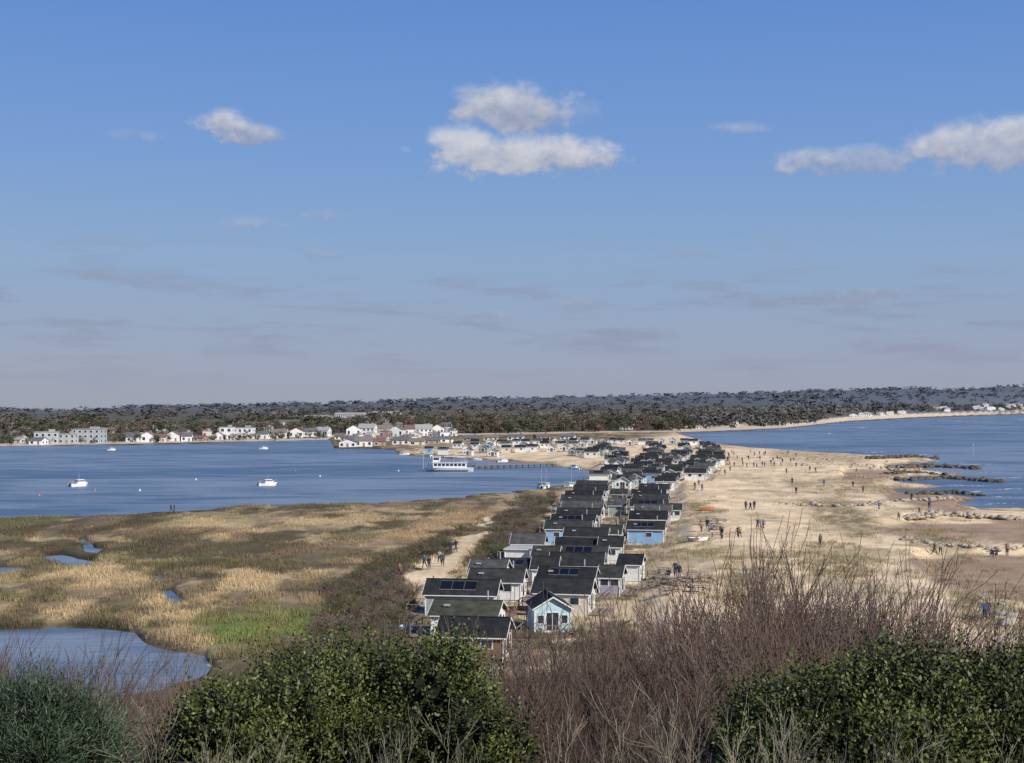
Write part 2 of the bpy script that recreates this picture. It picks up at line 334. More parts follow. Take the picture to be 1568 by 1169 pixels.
def treemat(name,c,var=.25,up=1.2): 
    m,nt,b=newmat(name); at=N(nt,'ShaderNodeAttribute',attribute_name='Col'); oi=N(nt,'ShaderNodeObjectInfo')
    mr=N(nt,'ShaderNodeMapRange'); mr.inputs[3].default_value=1-var; mr.inputs[4].default_value=1+var; nt.links.new(oi.outputs['Random'],mr.inputs[0])
    v=N(nt,'ShaderNodeVectorMath',operation='MULTIPLY'); nt.links.new(at.outputs['Color'],v.inputs[0]); v.inputs[1].default_value=c
    v2=N(nt,'ShaderNodeVectorMath',operation='SCALE'); nt.links.new(v.outputs[0],v2.inputs[0]); nt.links.new(mr.outputs[0],v2.inputs['Scale']); nt.links.new(v2.outputs[0],b.inputs['Base Color'])
    # leaf masses light like a soft canopy: bend the leaf normals upward
    g=N(nt,'ShaderNodeNewGeometry'); a_=N(nt,'ShaderNodeVectorMath',operation='ADD'); a_.inputs[1].default_value=(0,0,up); nt.links.new(g.outputs['Normal'],a_.inputs[0])
    nn=N(nt,'ShaderNodeVectorMath',operation='NORMALIZE'); nt.links.new(a_.outputs[0],nn.inputs[0]); nt.links.new(nn.outputs[0],b.inputs['Normal'])
    b.inputs['Roughness'].default_value=.95; b.inputs['Specular IOR Level'].default_value=.05; return m
tiers=[]
for nm,cols,a_ in(('near',[(.07,.085,.045),(.17,.13,.10),(.12,.11,.08)],(12,22,.19)),('mid',[(.105,.12,.095),(.16,.145,.13),(.125,.13,.115)],(8,11,.28)),('far',[(.15,.17,.20),(.165,.175,.20),(.14,.16,.185)],(6,7,.38))):  # aerial haze is painted into the foliage colours: paler and bluer by tier
    L=[]
    for i,c in enumerate(cols):
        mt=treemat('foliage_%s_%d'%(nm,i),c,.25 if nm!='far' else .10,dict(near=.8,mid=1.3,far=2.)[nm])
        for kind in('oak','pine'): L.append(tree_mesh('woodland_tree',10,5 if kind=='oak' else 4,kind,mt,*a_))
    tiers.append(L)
wood=empty('distant_woodland',(0,1000,0))
def scatter(n,pxr,tr,tier,sc_,gapseed=None,yfix=None,flat=1.):
    px=rng.uniform(*pxr,n); Ys,Yr,zr=far_params(px)
    if yfix is not None: Y=Ys+rng.uniform(*yfix,n)
    else: Y=Ys+(Yr-Ys)*rng.uniform(*tr,n)
    X=(px-CX)/F*Y; z=height(X,Y)
    if gapseed is not None:
        k=fbm(X/120,Y/120,3,gapseed)>.45; X,Y,z,px=X[k],Y[k],z[k],px[k]
    for x,y,zz in zip(X,Y,z):
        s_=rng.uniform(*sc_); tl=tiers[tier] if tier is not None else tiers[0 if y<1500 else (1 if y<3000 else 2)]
        o=bpy.data.objects.new('woodland_tree',random.choice(tl)); COL.objects.link(o); o.parent=wood
        wx=s_*rng.uniform(.9,1.4)*flat
        o.location=(x,y-1000,zz-.5-2.8*s_*(flat>1)); o.scale=(wx,wx,s_); o.rotation_euler=(0,0,rng.uniform(0,6.28))
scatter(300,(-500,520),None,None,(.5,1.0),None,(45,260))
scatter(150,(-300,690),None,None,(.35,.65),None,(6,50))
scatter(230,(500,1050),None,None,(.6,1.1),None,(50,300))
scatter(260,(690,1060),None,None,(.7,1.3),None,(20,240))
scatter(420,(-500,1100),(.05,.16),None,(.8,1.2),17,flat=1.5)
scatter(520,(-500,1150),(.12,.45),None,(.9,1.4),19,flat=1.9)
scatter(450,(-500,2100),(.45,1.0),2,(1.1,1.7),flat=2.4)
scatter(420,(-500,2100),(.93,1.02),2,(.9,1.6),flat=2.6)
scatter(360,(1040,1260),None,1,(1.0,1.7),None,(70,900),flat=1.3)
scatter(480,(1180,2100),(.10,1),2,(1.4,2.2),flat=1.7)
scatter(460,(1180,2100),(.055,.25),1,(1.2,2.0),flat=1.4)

# ------------------------------------------------------------------ materials for built things
def wallm(name,c): return pmat(name,c,.6,2.,.12,.4,stripes=3.2)
W={k:wallm('painted_boards_'+k,c) for k,c in dict(white=(.74,.74,.71),cream=(.62,.57,.46),aqua=(.46,.64,.67),blue=(.25,.43,.62),pale=(.54,.63,.69),lilac=(.36,.33,.46),grey=(.33,.35,.36),green=(.30,.38,.33),yellow=(.6,.48,.24),brown=(.20,.13,.08),teal=(.12,.27,.30)).items()}
ROOF=[pmat('roof_felt_%d'%i,c,.9,1.2,.4,.3,spec=.15) for i,c in enumerate([(.028,.030,.030),(.040,.042,.040),(.022,.023,.025),(.060,.062,.044),(.075,.075,.072)])]
ROOFW=pmat('roof_light',(.45,.45,.42),.7,1.,.15)
GLASS=pmat('window_glass',(.03,.04,.05),.12,1,.3,spec=.6); TRIM=pmat('white_trim',(.72,.72,.69),.5,2,.08); WOODM=pmat('weathered_wood',(.25,.2,.15),.8,4,.35,.3)
PANEL=pmat('solar_cells',(.008,.009,.012),.4,1,.3,spec=.2); METAL=pmat('galvanised_metal',(.4,.42,.43),.4,3,.15); PFR=pmat('panel_frame',(.12,.125,.13),.5,3,.15)
TILE=[pmat('roof_tiles_%d'%i,c,.8,2,.25,.3) for i,c in enumerate([(.18,.12,.10),(.14,.14,.14),(.22,.18,.15),(.34,.33,.32)])]
REND={'w':pmat('render_white',(.74,.74,.72),.7,.3,.1),'c':pmat('render_cream',(.62,.58,.48),.7,.3,.1),'b':pmat('brick',(.34,.25,.20),.8,.5,.2),'g':pmat('render_grey',(.36,.4,.42),.6,.3,.15)}

# ------------------------------------------------------------------ beach huts
RA=-math.atan2(75,450)
def hut(x,y,z,w=6,d=3.6,h=2.1,rise=.95,wall='white',roof=0,rot=RA,panel=False,flat=False,sky=False):
    e=empty('beach_hut',(x,y,z-.05),rot+random.uniform(-.05,.05))
    a=MB(); 
    a.box(0,0,h/2,w,d,h)
    if not flat:
        for sx in(-1,1):
            X=sx*(w/2-.02)
            a.prism([(X,-d/2,h),(X,d/2,h),(X,0,h+rise)],None,(-sx*.08,0,0))
    a.obj('walls',W[wall],e)
    r=MB(); ov=.3; oh=.22
    if flat: r.box(0,0,h+.08,w+.4,d+.4,.14)
    else:
        k=rise/(d/2)
        for sy in(-1,1):
            y0=sy*(d/2+oh); z0=h-oh*k+.03; z1=h+rise+.03
            q=[(-w/2-ov,y0,z0),(w/2+ov,y0,z0),(w/2+ov,0,z1),(-w/2-ov,0,z1)]
            r.prism(q if sy<0 else q[::-1],None,(0,0,.08))
        r.box(0,0,h+rise+.12,w+ov*2,.22,.05)
    r.obj('roof',ROOFW if flat else ROOF[roof],e)
    t=MB(); g=MB()
    if not flat:
        for sx in(-1,1):
            X=sx*(w/2+ov+.02)
            for sy in(-1,1):
                y0=sy*(d/2+oh+.02); z0=h-oh*rise/(d/2)-.03; z1=h+rise+.0
                t.prism([(X,y0,z0),(X,0,z1),(X,0,z1+.13),(X,y0,z0+.13)],None,(sx*.03,0,0))
    for sy in(-1,1):
        t.box(0,sy*(d/2+oh+.03),h-oh*rise/(d/2)+.0 if not flat else h+.08,w+.3,.04,.09)
    for sx in(-1,1):
        X=sx*(w/2+.02)
        t.box(X,-d*.02,1.0,.05,1.25,2.0); g.box(X+sx*.03,-.29,1.15,.03,.48,1.5); g.box(X+sx*.03,.25,1.15,.03,.48,1.5)
        for yy in(-d*.33,d*.33): t.box(X,yy,1.35,.05,.62,.8); g.box(X+sx*.03,yy,1.35,.03,.5,.66)
    Yf=-(d/2+.02)
    for xx in([-w*.25,w*.25] if random.random()<.4 else [w*.1] if random.random()<.6 else []):
        t.box(xx,Yf,1.4,.95,.05,.75); g.box(xx,Yf-.03,1.4,.8,.03,.6)
    for sx in(-1,1):
        for sy in (-1,1): t.box(sx*(w/2+.01),sy*(d/2+.01),h*.49,.1,.1,h*.97)
    t.obj('trim',TRIM,e); g.obj('windows',GLASS,e)
    dk=MB(); 
    for sx in(1,-1):
        X=sx*(w/2+1.0); dk.box(X,0,.18,1.8,d,.12)
        for sy in(-1,0,1): dk.box(sx*(w/2+1.85),sy*(d/2-.06),.65,.08,.08,.9)
        dk.box(sx*(w/2+1.85),0,1.1,.07,d,.06); dk.box(sx*(w/2+1.85),0,.7,.04,d,.05)
        for sy in(-1,1): dk.box(X,sy*(d/2-.06),1.1,1.7,.06,.06)
    dk.obj('deck',WOODM,e)
    if sky and not flat:
        p=MB().box(-w*.3,-d*.25,h+rise*.5+.22,.5,.5,.12); p.tube((w*.3,.3,h+rise*.7),(w*.3,.3,h+rise+.9),.07,.07); p.obj('vent_and_flue',METAL,e)
    if panel and not flat:
        p=MB(); fr=MB()
        def q(x0,x1,y0,y1,off): return [(x0,-d/2*(1-y0),h+rise*y0+off),(x1,-d/2*(1-y0),h+rise*y0+off),(x1,-d/2*(1-y1),h+rise*y1+off),(x0,-d/2*(1-y1),h+rise*y1+off)]
        fr.prism(q(-w*.32,w*.22,.18,.82,.15),None,(0,0,.04)); fr.obj('panel_frame',PFR,e)
        for i in range(3):
            x0=-w*.32+.05+i*w*.18; p.prism(q(x0,x0+w*.18-.06,.22,.78,.195),None,(0,0,.01))
        p.obj('solar_panel',PANEL,e)
    return e
HL=[(720,1012,112,'brown',2,0),(722,978,110,'white',3,0),(716,944,116,'grey',0,1),(762,921,88,'white',1,0),(790,897,82,'white',0,1),(745,905,60,'white',4,0),
 (868,942,94,'cream',0,0),(872,916,92,'pale',2,1),(880,896,86,'white',0,0),(890,877,84,'white',1,1),(893,860,80,'white',2,0),
 (898,845,70,'pale',0,0),(876,833,74,'blue',1,0),(884,820,70,'white',2,1),(888,807,70,'grey',0,0),(892,796,66,'white',4,0),(894,786,64,'white',1,0),(898,776,60,'green',2,0),(903,767,54,'white',0,0),(906,759,50,'white',1,0),
 (966,893,40,'white',2,0),(996,833,60,'blue',0,1),(999,814,60,'white',2,0),(1000,802,58,'cream',4,0),(1000,792,60,'pale',0,1),(1001,782,56,'white',1,0),(992,773,54,'cream',2,0),(1006,764,48,'white',0,0),
 (938,912,40,'lilac',1,0),(836,878,44,'white',1,0),(830,900,44,'white',0,0),(812,858,54,'grey',4,0),(935,862,40,'white',0,0),(940,842,36,'brown',1,0),(948,790,30,'green',4,0),(952,772,28,'brown',1,0),(1030,798,26,'white',1,0)]
occ=[]
for px,py,wp,wall,rf,pn in HL:
    x,y,z=G(px,py); w=wp/ppm(y)
    hut(x+random.uniform(-.5,.5),y+1.8,z,w-.6,random.uniform(3.7,4.5),random.uniform(1.95,2.25),random.uniform(.8,1.15),wall,rf,RA,bool(pn),sky=random.random()<.6); occ.append((x,y+1.8))
x,y,z=G(842,972); hut(x,y+2.4,z,4.6,3.1,2.3,.9,'aqua',2,math.radians(-90)+.08); occ.append((x,y+2.4))
x,y,z=G(806,874); hut(x,y+2,z,4.4,4,2.5,1,'white',0,RA,flat=True); occ.append((x,y+2))
walls=['white']*9+['pale','aqua','blue','cream','grey','green','white','teal','cream']
def hrow(pts,step,wid=5,jit=.8):
    P=[np.array(G(*p)) for p in pts]
    for a,b in zip(P[:-1],P[1:]):
        L=np.linalg.norm((b-a)[:2]); n=max(1,int(L/step))
        for i in range(n):
            p=a+(b-a)*(i+.5)/n; x=p[0]+random.uniform(-jit,jit); y=p[1]; z=float(height(np.array([x]),np.array([y]))[0])
            turn=random.random()<.35
            hut(x,y,max(z,.5),wid*random.uniform(.8,1.1),random.uniform(3.3,4),random.uniform(2,2.4),random.uniform(.8,1.1),random.choice(walls),random.choice([0,0,1,2,4,4]),RA+random.uniform(-.1,.1)+(math.pi/2 if turn else 0),random.random()<.2); occ.append((x,y))
hrow([(958,752),(985,722),(1000,704),(1010,694),(1000,686)],8,5,1.8)
hrow([(1012,752),(1048,728),(1078,709),(1092,697),(1080,686)],7,5,1.5)
hrow([(922,742),(945,718),(950,704),(940,694)],11,5,1.8)
hrow([(985,742),(1020,716),(1045,700)],12,4.5,1.8)
hrow([(1030,712),(1050,700),(1050,690)],10)
hrow([(1060,738),(1096,714),(1104,703)],14)
hrow([(905,702),(925,694),(925,687)],9)
hrow([(700,694),(760,693),(830,692),(890,691)],6.0,4.5,1.5)
hrow([(690,688),(760,687),(850,686),(900,685)],7,4.5,1.5)
hrow([(720,684),(800,682),(900,680),(960,680)],8,4.5,1.5)
hrow([(640,695),(700,697),(780,700)],12,4,1.5)
hrow([(870,697),(900,700)],8,4,1.5)
hrow([(960,683),(1020,680),(1070,682)],8,4.5,1.5)

# ------------------------------------------------------------------ houses on the far shore
def house(px,py,wp,hp,kind='gable',mat='w',tile=0,dep=9,rot=None):
    x,y,z=G(px,py); k=ppm(y); w=wp/k; h=hp/k
    e=empty('apartment_building' if kind=='flat' and w>18 else 'house',(x,y+dep/2,z-.3),random.uniform(-.25,.25) if rot is None else rot)
    wh=h if kind=='flat' else h*.66
    a=MB().box(0,0,wh/2,w,dep,wh); 
    if kind=='gable':
        for sx in(-1,1): a.prism([(sx*w/2,-dep/2,wh),(sx*w/2,dep/2,wh),(sx*w/2,0,h)],None,(-sx*.2,0,0))
    if kind=='front':
        for sy in(-1,1): a.prism([(-w/2,sy*dep/2,wh),(w/2,sy*dep/2,wh),(0,sy*dep/2,h)],None,(0,-sy*.2,0))
    a.obj('walls',REND[mat],e)
    r=MB()
    if kind=='flat': r.box(0,0,wh+.15,w+.5,dep+.5,.3); r.box(w*.2,0,wh+.9,w*.25,dep*.4,1.2)
    elif kind=='gable':
        for sy in(-1,1):
            q=[(-w/2-.3,sy*(dep/2+.4),wh-.2),(w/2+.3,sy*(dep/2+.4),wh-.2),(w/2+.3,0,h+.1),(-w/2-.3,0,h+.1)]; r.prism(q,None,(0,0,.18))
        r.box(w*.3,.4,h+.5,.8,.8,1.4)
    else:
        for sx in(-1,1):
            q=[(sx*(w/2+.4),-dep/2-.3,wh-.2),(sx*(w/2+.4),dep/2+.3,wh-.2),(0,dep/2+.3,h+.1),(0,-dep/2-.3,h+.1)]; r.prism(q,None,(0,0,.18))
        r.box(w*.2,1,h-.2,.8,.8,2)
    r.obj('roof',TILE[tile] if kind!='flat' else TILE[3],e)
    g=MB(); t=MB(); fl=max(1,int(wh/2.7)); nb=max(2,int(w/2.8))
    for f in range(fl):
        for i in range(nb):
            if f==0 and i==nb//2: continue
            xx=-w/2+(i+.5)*w/nb; zz=(f+.55)*wh/fl; t.box(xx,-dep/2-.03,zz,w/nb*.55,.08,wh/fl*.56); g.box(xx,-dep/2-.08,zz,w/nb*.42,.05,wh/fl*.44)
        for yy in(-dep*.25,dep*.25):
            for sx in(-1,1): g.box(sx*(w/2+.03),yy,(f+.55)*wh/fl,.06,1.3,wh/fl*.45)
    t.obj('window_frames',TRIM,e); g.obj('windows',GLASS,e)
    MB().box(-w/2+(nb//2+.5)*w/nb,-dep/2-.04,1.1,1.1,.08,2.2).obj('door',WOODM,e)
HS=[(68,680,36,19,'flat','g',3),(102,679,26,15,'flat','g',3),(132,679,44,22,'flat','g',3),(55,681,20,11,'gable','w',1),(203,677,20,13,'gable','w',1),(224,677,20,16,'front','w',2),(243,677,18,12,'gable','c',0),(264,676,20,16,'front','w',0),(284,676,16,13,'gable','w',1),(305,676,16,9,'gable','b',0),
(346,673,20,19,'flat','w',3),(372,672,30,17,'flat','w',3),(402,672,18,12,'gable','w',1),(428,671,22,14,'gable','w',2),(452,670,22,15,'front','w',0),(474,669,20,13,'gable','w',1),(494,668,20,14,'gable','w',3),
(30,668,26,9,'gable','c',2),(160,664,26,9,'gable','b',2),(250,660,34,9,'gable','w',3),(322,660,24,10,'gable','b',0),(395,655,40,9,'gable','c',2),(440,652,34,9,'gable','w',1),
(486,644,42,8,'gable','w',3),(540,640,56,8,'gable','w',3),(592,637,44,7,'gable','c',3),(520,652,30,10,'gable','w',2),(560,650,34,10,'gable','w',0),
(532,685,26,13,'front','w',1),(556,684,26,15,'gable','w',2),(578,683,20,12,'gable','b',0),(540,668,22,17,'front','w',1),(562,667,26,18,'gable','w',3),(588,666,24,15,'gable','c',2),(608,669,22,17,'front','w',1),(628,667,20,16,'gable','w',0),(648,668,26,18,'gable','w',3),(670,666,20,16,'front','w',1),(684,663,14,16,'gable','w',1),
(615,681,26,12,'gable','w',1),(638,682,24,11,'gable','c',2),(660,680,24,10,'gable','b',1),(682,678,20,10,'gable','w',1),(600,655,30,8,'gable','c',2),(640,653,30,8,'gable','w',1),
(720,676,22,9,'gable','b',1),(752,675,22,9,'gable','c',2),(790,674,24,9,'gable','w',1),(830,673,22,8,'gable','b',0),(870,673,22,8,'gable','w',1),
(960,658,20,7,'gable','w',1),(1030,656,16,6,'gable','w',1)]
for h_ in HS: house(h_[0],h_[1],h_[2],h_[3],h_[4],h_[5],h_[6],9 if h_[2]<40 else 12)
for i in range(44):
    px=random.choice([random.uniform(-250,40),random.uniform(180,320),random.uniform(330,505),random.uniform(515,695),random.uniform(515,695)])
    py=np.interp(px,[-250,0,500,515,690],[688,681,671,680,676])-random.uniform(0,9)
    house(px,py,random.uniform(9,16),random.uniform(7,13),random.choice(['gable','front','gable','flat']),random.choice('wwwwcb'),random.choice([0,1,2,3]),8)
for i in range(34):
    px=random.uniform(-250,690); py=np.interp(px,[-250,0,500,690],[672,668,655,652])-random.uniform(0,13)
    house(px,py,random.uniform(8,18),random.uniform(4.5,8),random.choice(['gable','front','gable']),random.choice('wwcb'),random.choice([0,1,2,3]),9)
for i in range(46):
    px=random.choice([random.uniform(1160,1215),random.uniform(1320,1380),random.uniform(1430,1600),random.uniform(1460,1600),random.uniform(1060,1400)])
    sy=np.interp(px,SHX,SHY)
    house(px,sy-random.uniform(4,7)-(random.uniform(0,6) if px>1430 else 0),random.uniform(7,14),random.uniform(4.5,6.5),random.choice(['gable','front','flat']),random.choice('wwwc'),random.choice([0,1,2,3]),12)

# ------------------------------------------------------------------ boats
HULLW=pmat('hull_white',(.78,.78,.77),.3,1,.06); HULLB=pmat('hull_blue',(.07,.12,.22),.4,1,.1); ORANGE=pmat('orange_plastic',(.5,.2,.09),.5,2,.15)
def hull(L,B,fb,mat,parent,n=12):
    V=[];Fc=[]
    for i in range(n+1):
        t=i/n; b=B/2*(1-max(0,(t-.4)/.6)**2.4)*(.85+.15*min(1,t*4)); x=-L/2+L*t; sh=fb*(1+.35*t**2)
        if i==n: b=.03
        xk=x-(.1*L*max(0,t-.8)/.2)
        V+=[(xk,0,-.3),(xk,-b*.75,-.1),(x,-b,sh),(x,-b*.9,sh-.08),(x,b*.9,sh-.08),(x,b,sh),(xk,b*.75,-.1)]
    for i in range(n):
        for j in range(7): a=i*7+j; c=i*7+(j+1)%7; Fc.append((a,c,c+7,a+7))
    Fc.append(tuple(range(7))[::-1])
    me=bpy.data.meshes.new('hull'); me.from_pydata(V,[],Fc); me.materials.append(mat); obj('hull',me,parent=parent)
def cruiser(px,py,L,rot,name='motor_cruiser',hm=None,mast=False):
    x,y,_=G(px,py); e=empty(name,(x,y,0),rot); B=L*.36; fb=L*.13
    hull(L,B,fb,hm or HULLW,e)
    c=MB().box(L*.02,0,fb+L*.09,L*.34,B*.66,L*.18).box(L*.2,0,fb+L*.05,L*.2,B*.5,L*.1); c.obj('cabin',HULLW,e)
    g=MB().box(L*.02,0,fb+L*.13,L*.345,B*.67,L*.055); g.obj('cabin_windows',GLASS,e)
    r=MB().box(L*.02,0,fb+L*.19,L*.4,B*.72,L*.02); r.obj('cabin_roof',HULLW,e)
    t=MB()
    for sx in(-.45,-.2): 
        for sy in(-1,1): t.tube((L*sx,sy*B*.38,fb),(L*sx,sy*B*.38,fb+L*.12),.03,.03)
    for sy in(-1,1): t.tube((-L*.45,sy*B*.38,fb+L*.12),(-L*.2,sy*B*.38,fb+L*.12),.025,.025); t.tube((L*.15,sy*B*.36,fb+L*.1),(L*.48,0,fb+L*.17),.025,.025)
    t.tube((0,0,fb+L*.2),(0,0,fb+L*(1.2 if mast else .5)),.05,.03)
    if mast: t.tube((0,0,fb+L*.25),(-L*.45,0,fb+L*.27),.05,.04)
    t.obj('rails_and_mast',METAL,e)
    MB().box(-L*.5,0,fb*.6,.35,.4,.8).obj('outboard_motor',ROOF[0],e)
cruiser(121,745,5.4,.9); cruiser(410,744,5.0,.4); cruiser(171,690,4,.2); cruiser(404,688,4.5,0)
for p in[(829,748),(836,748),(875,745)]: cruiser(p[0],p[1],4.2,random.uniform(0,3),'sailing_boat',mast=True)
for p in[(730,705),(770,708),(880,719),(620,697),(660,701)]: cruiser(p[0],p[1],4.6,random.uniform(-.5,3))
x,y,_=G(686,722); e=empty('passenger_ferry',(x,y,0),math.radians(176)); L=16;B=4.4
hull(L,B,1.1,HULLW,e,18)
MB().box(-.6,0,1.95,10.5,3.6,1.7).box(3.6,0,3.7,2.2,2.6,1.9).obj('superstructure',HULLW,e)
g=MB()
for i in range(8):
    for sy in(-1,1): g.box(-5.2+i*1.28,sy*1.82,2.15,.95,.06,.75)
for sy in(-1,1): g.box(3.6,sy*1.32,4.0,1.7,.06,.7)
g.box(4.72,0,4.0,.06,2.1,.7); g.obj('windows',GLASS,e)
MB().box(-.6,0,2.88,11.2,4,.12).box(-2.3,0,4.75,6.6,3.4,.1).box(3.6,0,4.72,2.6,3,.1).obj('upper_deck_and_canopy',HULLW,e)
t=MB()
for i in range(9):
    xx=-6.1+i*1.05
    for sy in(-1,1): t.tube((xx,sy*1.9,2.9),(xx,sy*1.9,3.9),.04,.04); 
for sy in(-1,1):
    for zz in(3.4,3.9): t.tube((-6.1,sy*1.9,zz),(2.3,sy*1.9,zz),.035,.035)
    for xx in(-5.4,-2.3,.8): t.tube((xx,sy*1.6,2.9),(xx,sy*1.6,4.7),.05,.05)
    t.tube((4.8,sy*1.5,1.3),(7.6,0,2.3),.04,.04)
t.tube((3.6,0,4.8),(3.6,0,7.2),.07,.04); t.obj('railings_and_mast',METAL,e)
MB().box(0,0,.42,13.5,4.45,.16).obj('rubbing_strake',HULLB,e)
a=Vector(G(726,719)); b_=Vector(G(850,715)); d=b_-a; L=math.hypot(d.x,d.y); e=empty('wooden_jetty',(a.x,a.y,0),math.atan2(d.y,d.x))
j=MB().box(L/2,0,1.3,L,2,.18)
for i in range(int(L/2.6)+1):
    for sy in(-1,1): j.tube((i*2.6,sy*.9,-.5),(i*2.6,sy*.9,2.2 if i%2==0 else 1.5),.14,.13)
j.box(L/2,-.95,2.15,L,.07,.1).box(L/2,-.95,1.75,L,.05,.07); j.obj('deck_and_piles',WOODM,e)
def post(px,py,h=3.5):
    x,y,_=G(px,py); MB().tube((0,0,-.5),(0,0,h),.12,.1).box(0,0,h+.15,.45,.45,.5).obj('channel_marker',METAL,None,(x,y,0))
for p in[(1490,698),(648,718)]: post(*p,4.5)
def buoy(px,py):
    x,y,_=G(px,py); m=MB()
    pr=[(0.05,-.2),(.24,-.05),(.28,.1),(.22,.26),(.08,.34),(.04,.5)]
    for (r0,z0),(r1,z1) in zip(pr[:-1],pr[1:]): m.tube((0,0,z0),(0,0,z1),r0,r1,10)
    m.obj('mooring_buoy',random.choice([TRIM,TRIM,ORANGE]),None,(x,y,0))
for p in[(490,730),(452,722),(300,735),(60,760),(214,752),(145,752),(610,722)]: buoy(*p)

# ------------------------------------------------------------------ rocks
RK=[pmat('rock_pale',(.38,.325,.26),.9,2,.35,.6),pmat('rock_dark',(.10,.085,.06),.8,2,.35,.6)]
def rockpile(name,pts,n,size,wid,mat):
    P=[np.array(G(*p)) for p in pts]; V=[];Fc=[]
    seg=[np.linalg.norm((b-a)[:2]) for a,b in zip(P[:-1],P[1:])]; cum=np.cumsum([0]+seg)
    for i in range(n):
        s_=random.uniform(0,cum[-1]); k=min(len(seg)-1,int(np.searchsorted(cum,s_)-1)); k=max(k,0)
        p=P[k]+(P[k+1]-P[k])*((s_-cum[k])/seg[k]); x=p[0]+random.gauss(0,wid); y=p[1]+random.gauss(0,wid); z=max(-.1,float(p[2]))
        r=size*random.choice([.3,.45,.6,.8,1.1])*random.uniform(.8,1.2); nb=len(V)
        q=rng.normal(size=(18,3)); q/=np.linalg.norm(q,axis=1)[:,None]; q*=rng.uniform(.8,1.1,(18,1)); q*=np.array([r,r*rng.uniform(.6,1),r*rng.uniform(.45,.75)])
        bm=bmesh.new(); 
        for u in q: bm.verts.new(u)
        bmesh.ops.convex_hull(bm,input=bm.verts); bm.verts.index_update()
        for v in bm.verts: V.append((x+v.co.x,y+v.co.y,z+r*.15+v.co.z))
        for f in bm.faces:
            if len(f.verts)==3: Fc.append([nb+v.index for v in f.verts])
        bm.free()
    obj(name,np_mesh(name,V,Fc,mat))
rockpile('rock_groyne',[(1385,794),(1440,788),(1568,796),(1700,800)],300,.8,.8,RK[0])
rockpile('rock_groyne',[(1200,772),(1290,776),(1370,768),(1460,764)],160,.7,1.2,RK[0])
rockpile('rock_groyne',[(1380,736),(1450,733),(1530,739)],220,1.2,1.0,RK[1])
rockpile('rock_groyne',[(1370,717),(1430,715),(1495,719)],200,1.4,1.2,RK[1])
rockpile('rock_groyne',[(1330,703),(1380,701),(1432,703)],150,1.4,1.3,RK[1])
rockpile('rock_groyne',[(1350,726),(1400,724),(1440,727)],90,1.0,1.2,RK[1])
rockpile('rock_groyne',[(1400,757),(1450,755),(1500,759)],120,.9,.9,RK[1])
rockpile('rock_groyne',[(1385,826),(1440,834),(1490,836)],110,.5,.8,RK[0])
rockpile('rock_groyne',[(1515,842),(1568,838),(1640,836)],70,.7,.8,RK[0])
rockpile('rock_groyne',[(1520,955),(1545,945),(1600,948)],30,.75,.8,RK[0])
rockpile('rock_groyne',[(1500,912),(1530,926)],20,.4,.6,RK[0])
rockpile('scattered_rocks',[(1240,735),(1330,728),(1380,745)],90,.5,2.5,RK[0])
rockpile('scattered_rocks',[(1200,712),(1330,712),(1400,722)],100,.7,4,RK[0])
rockpile('scattered_rocks',[(1150,700),(1250,704),(1350,708)],90,.7,4,RK[0])

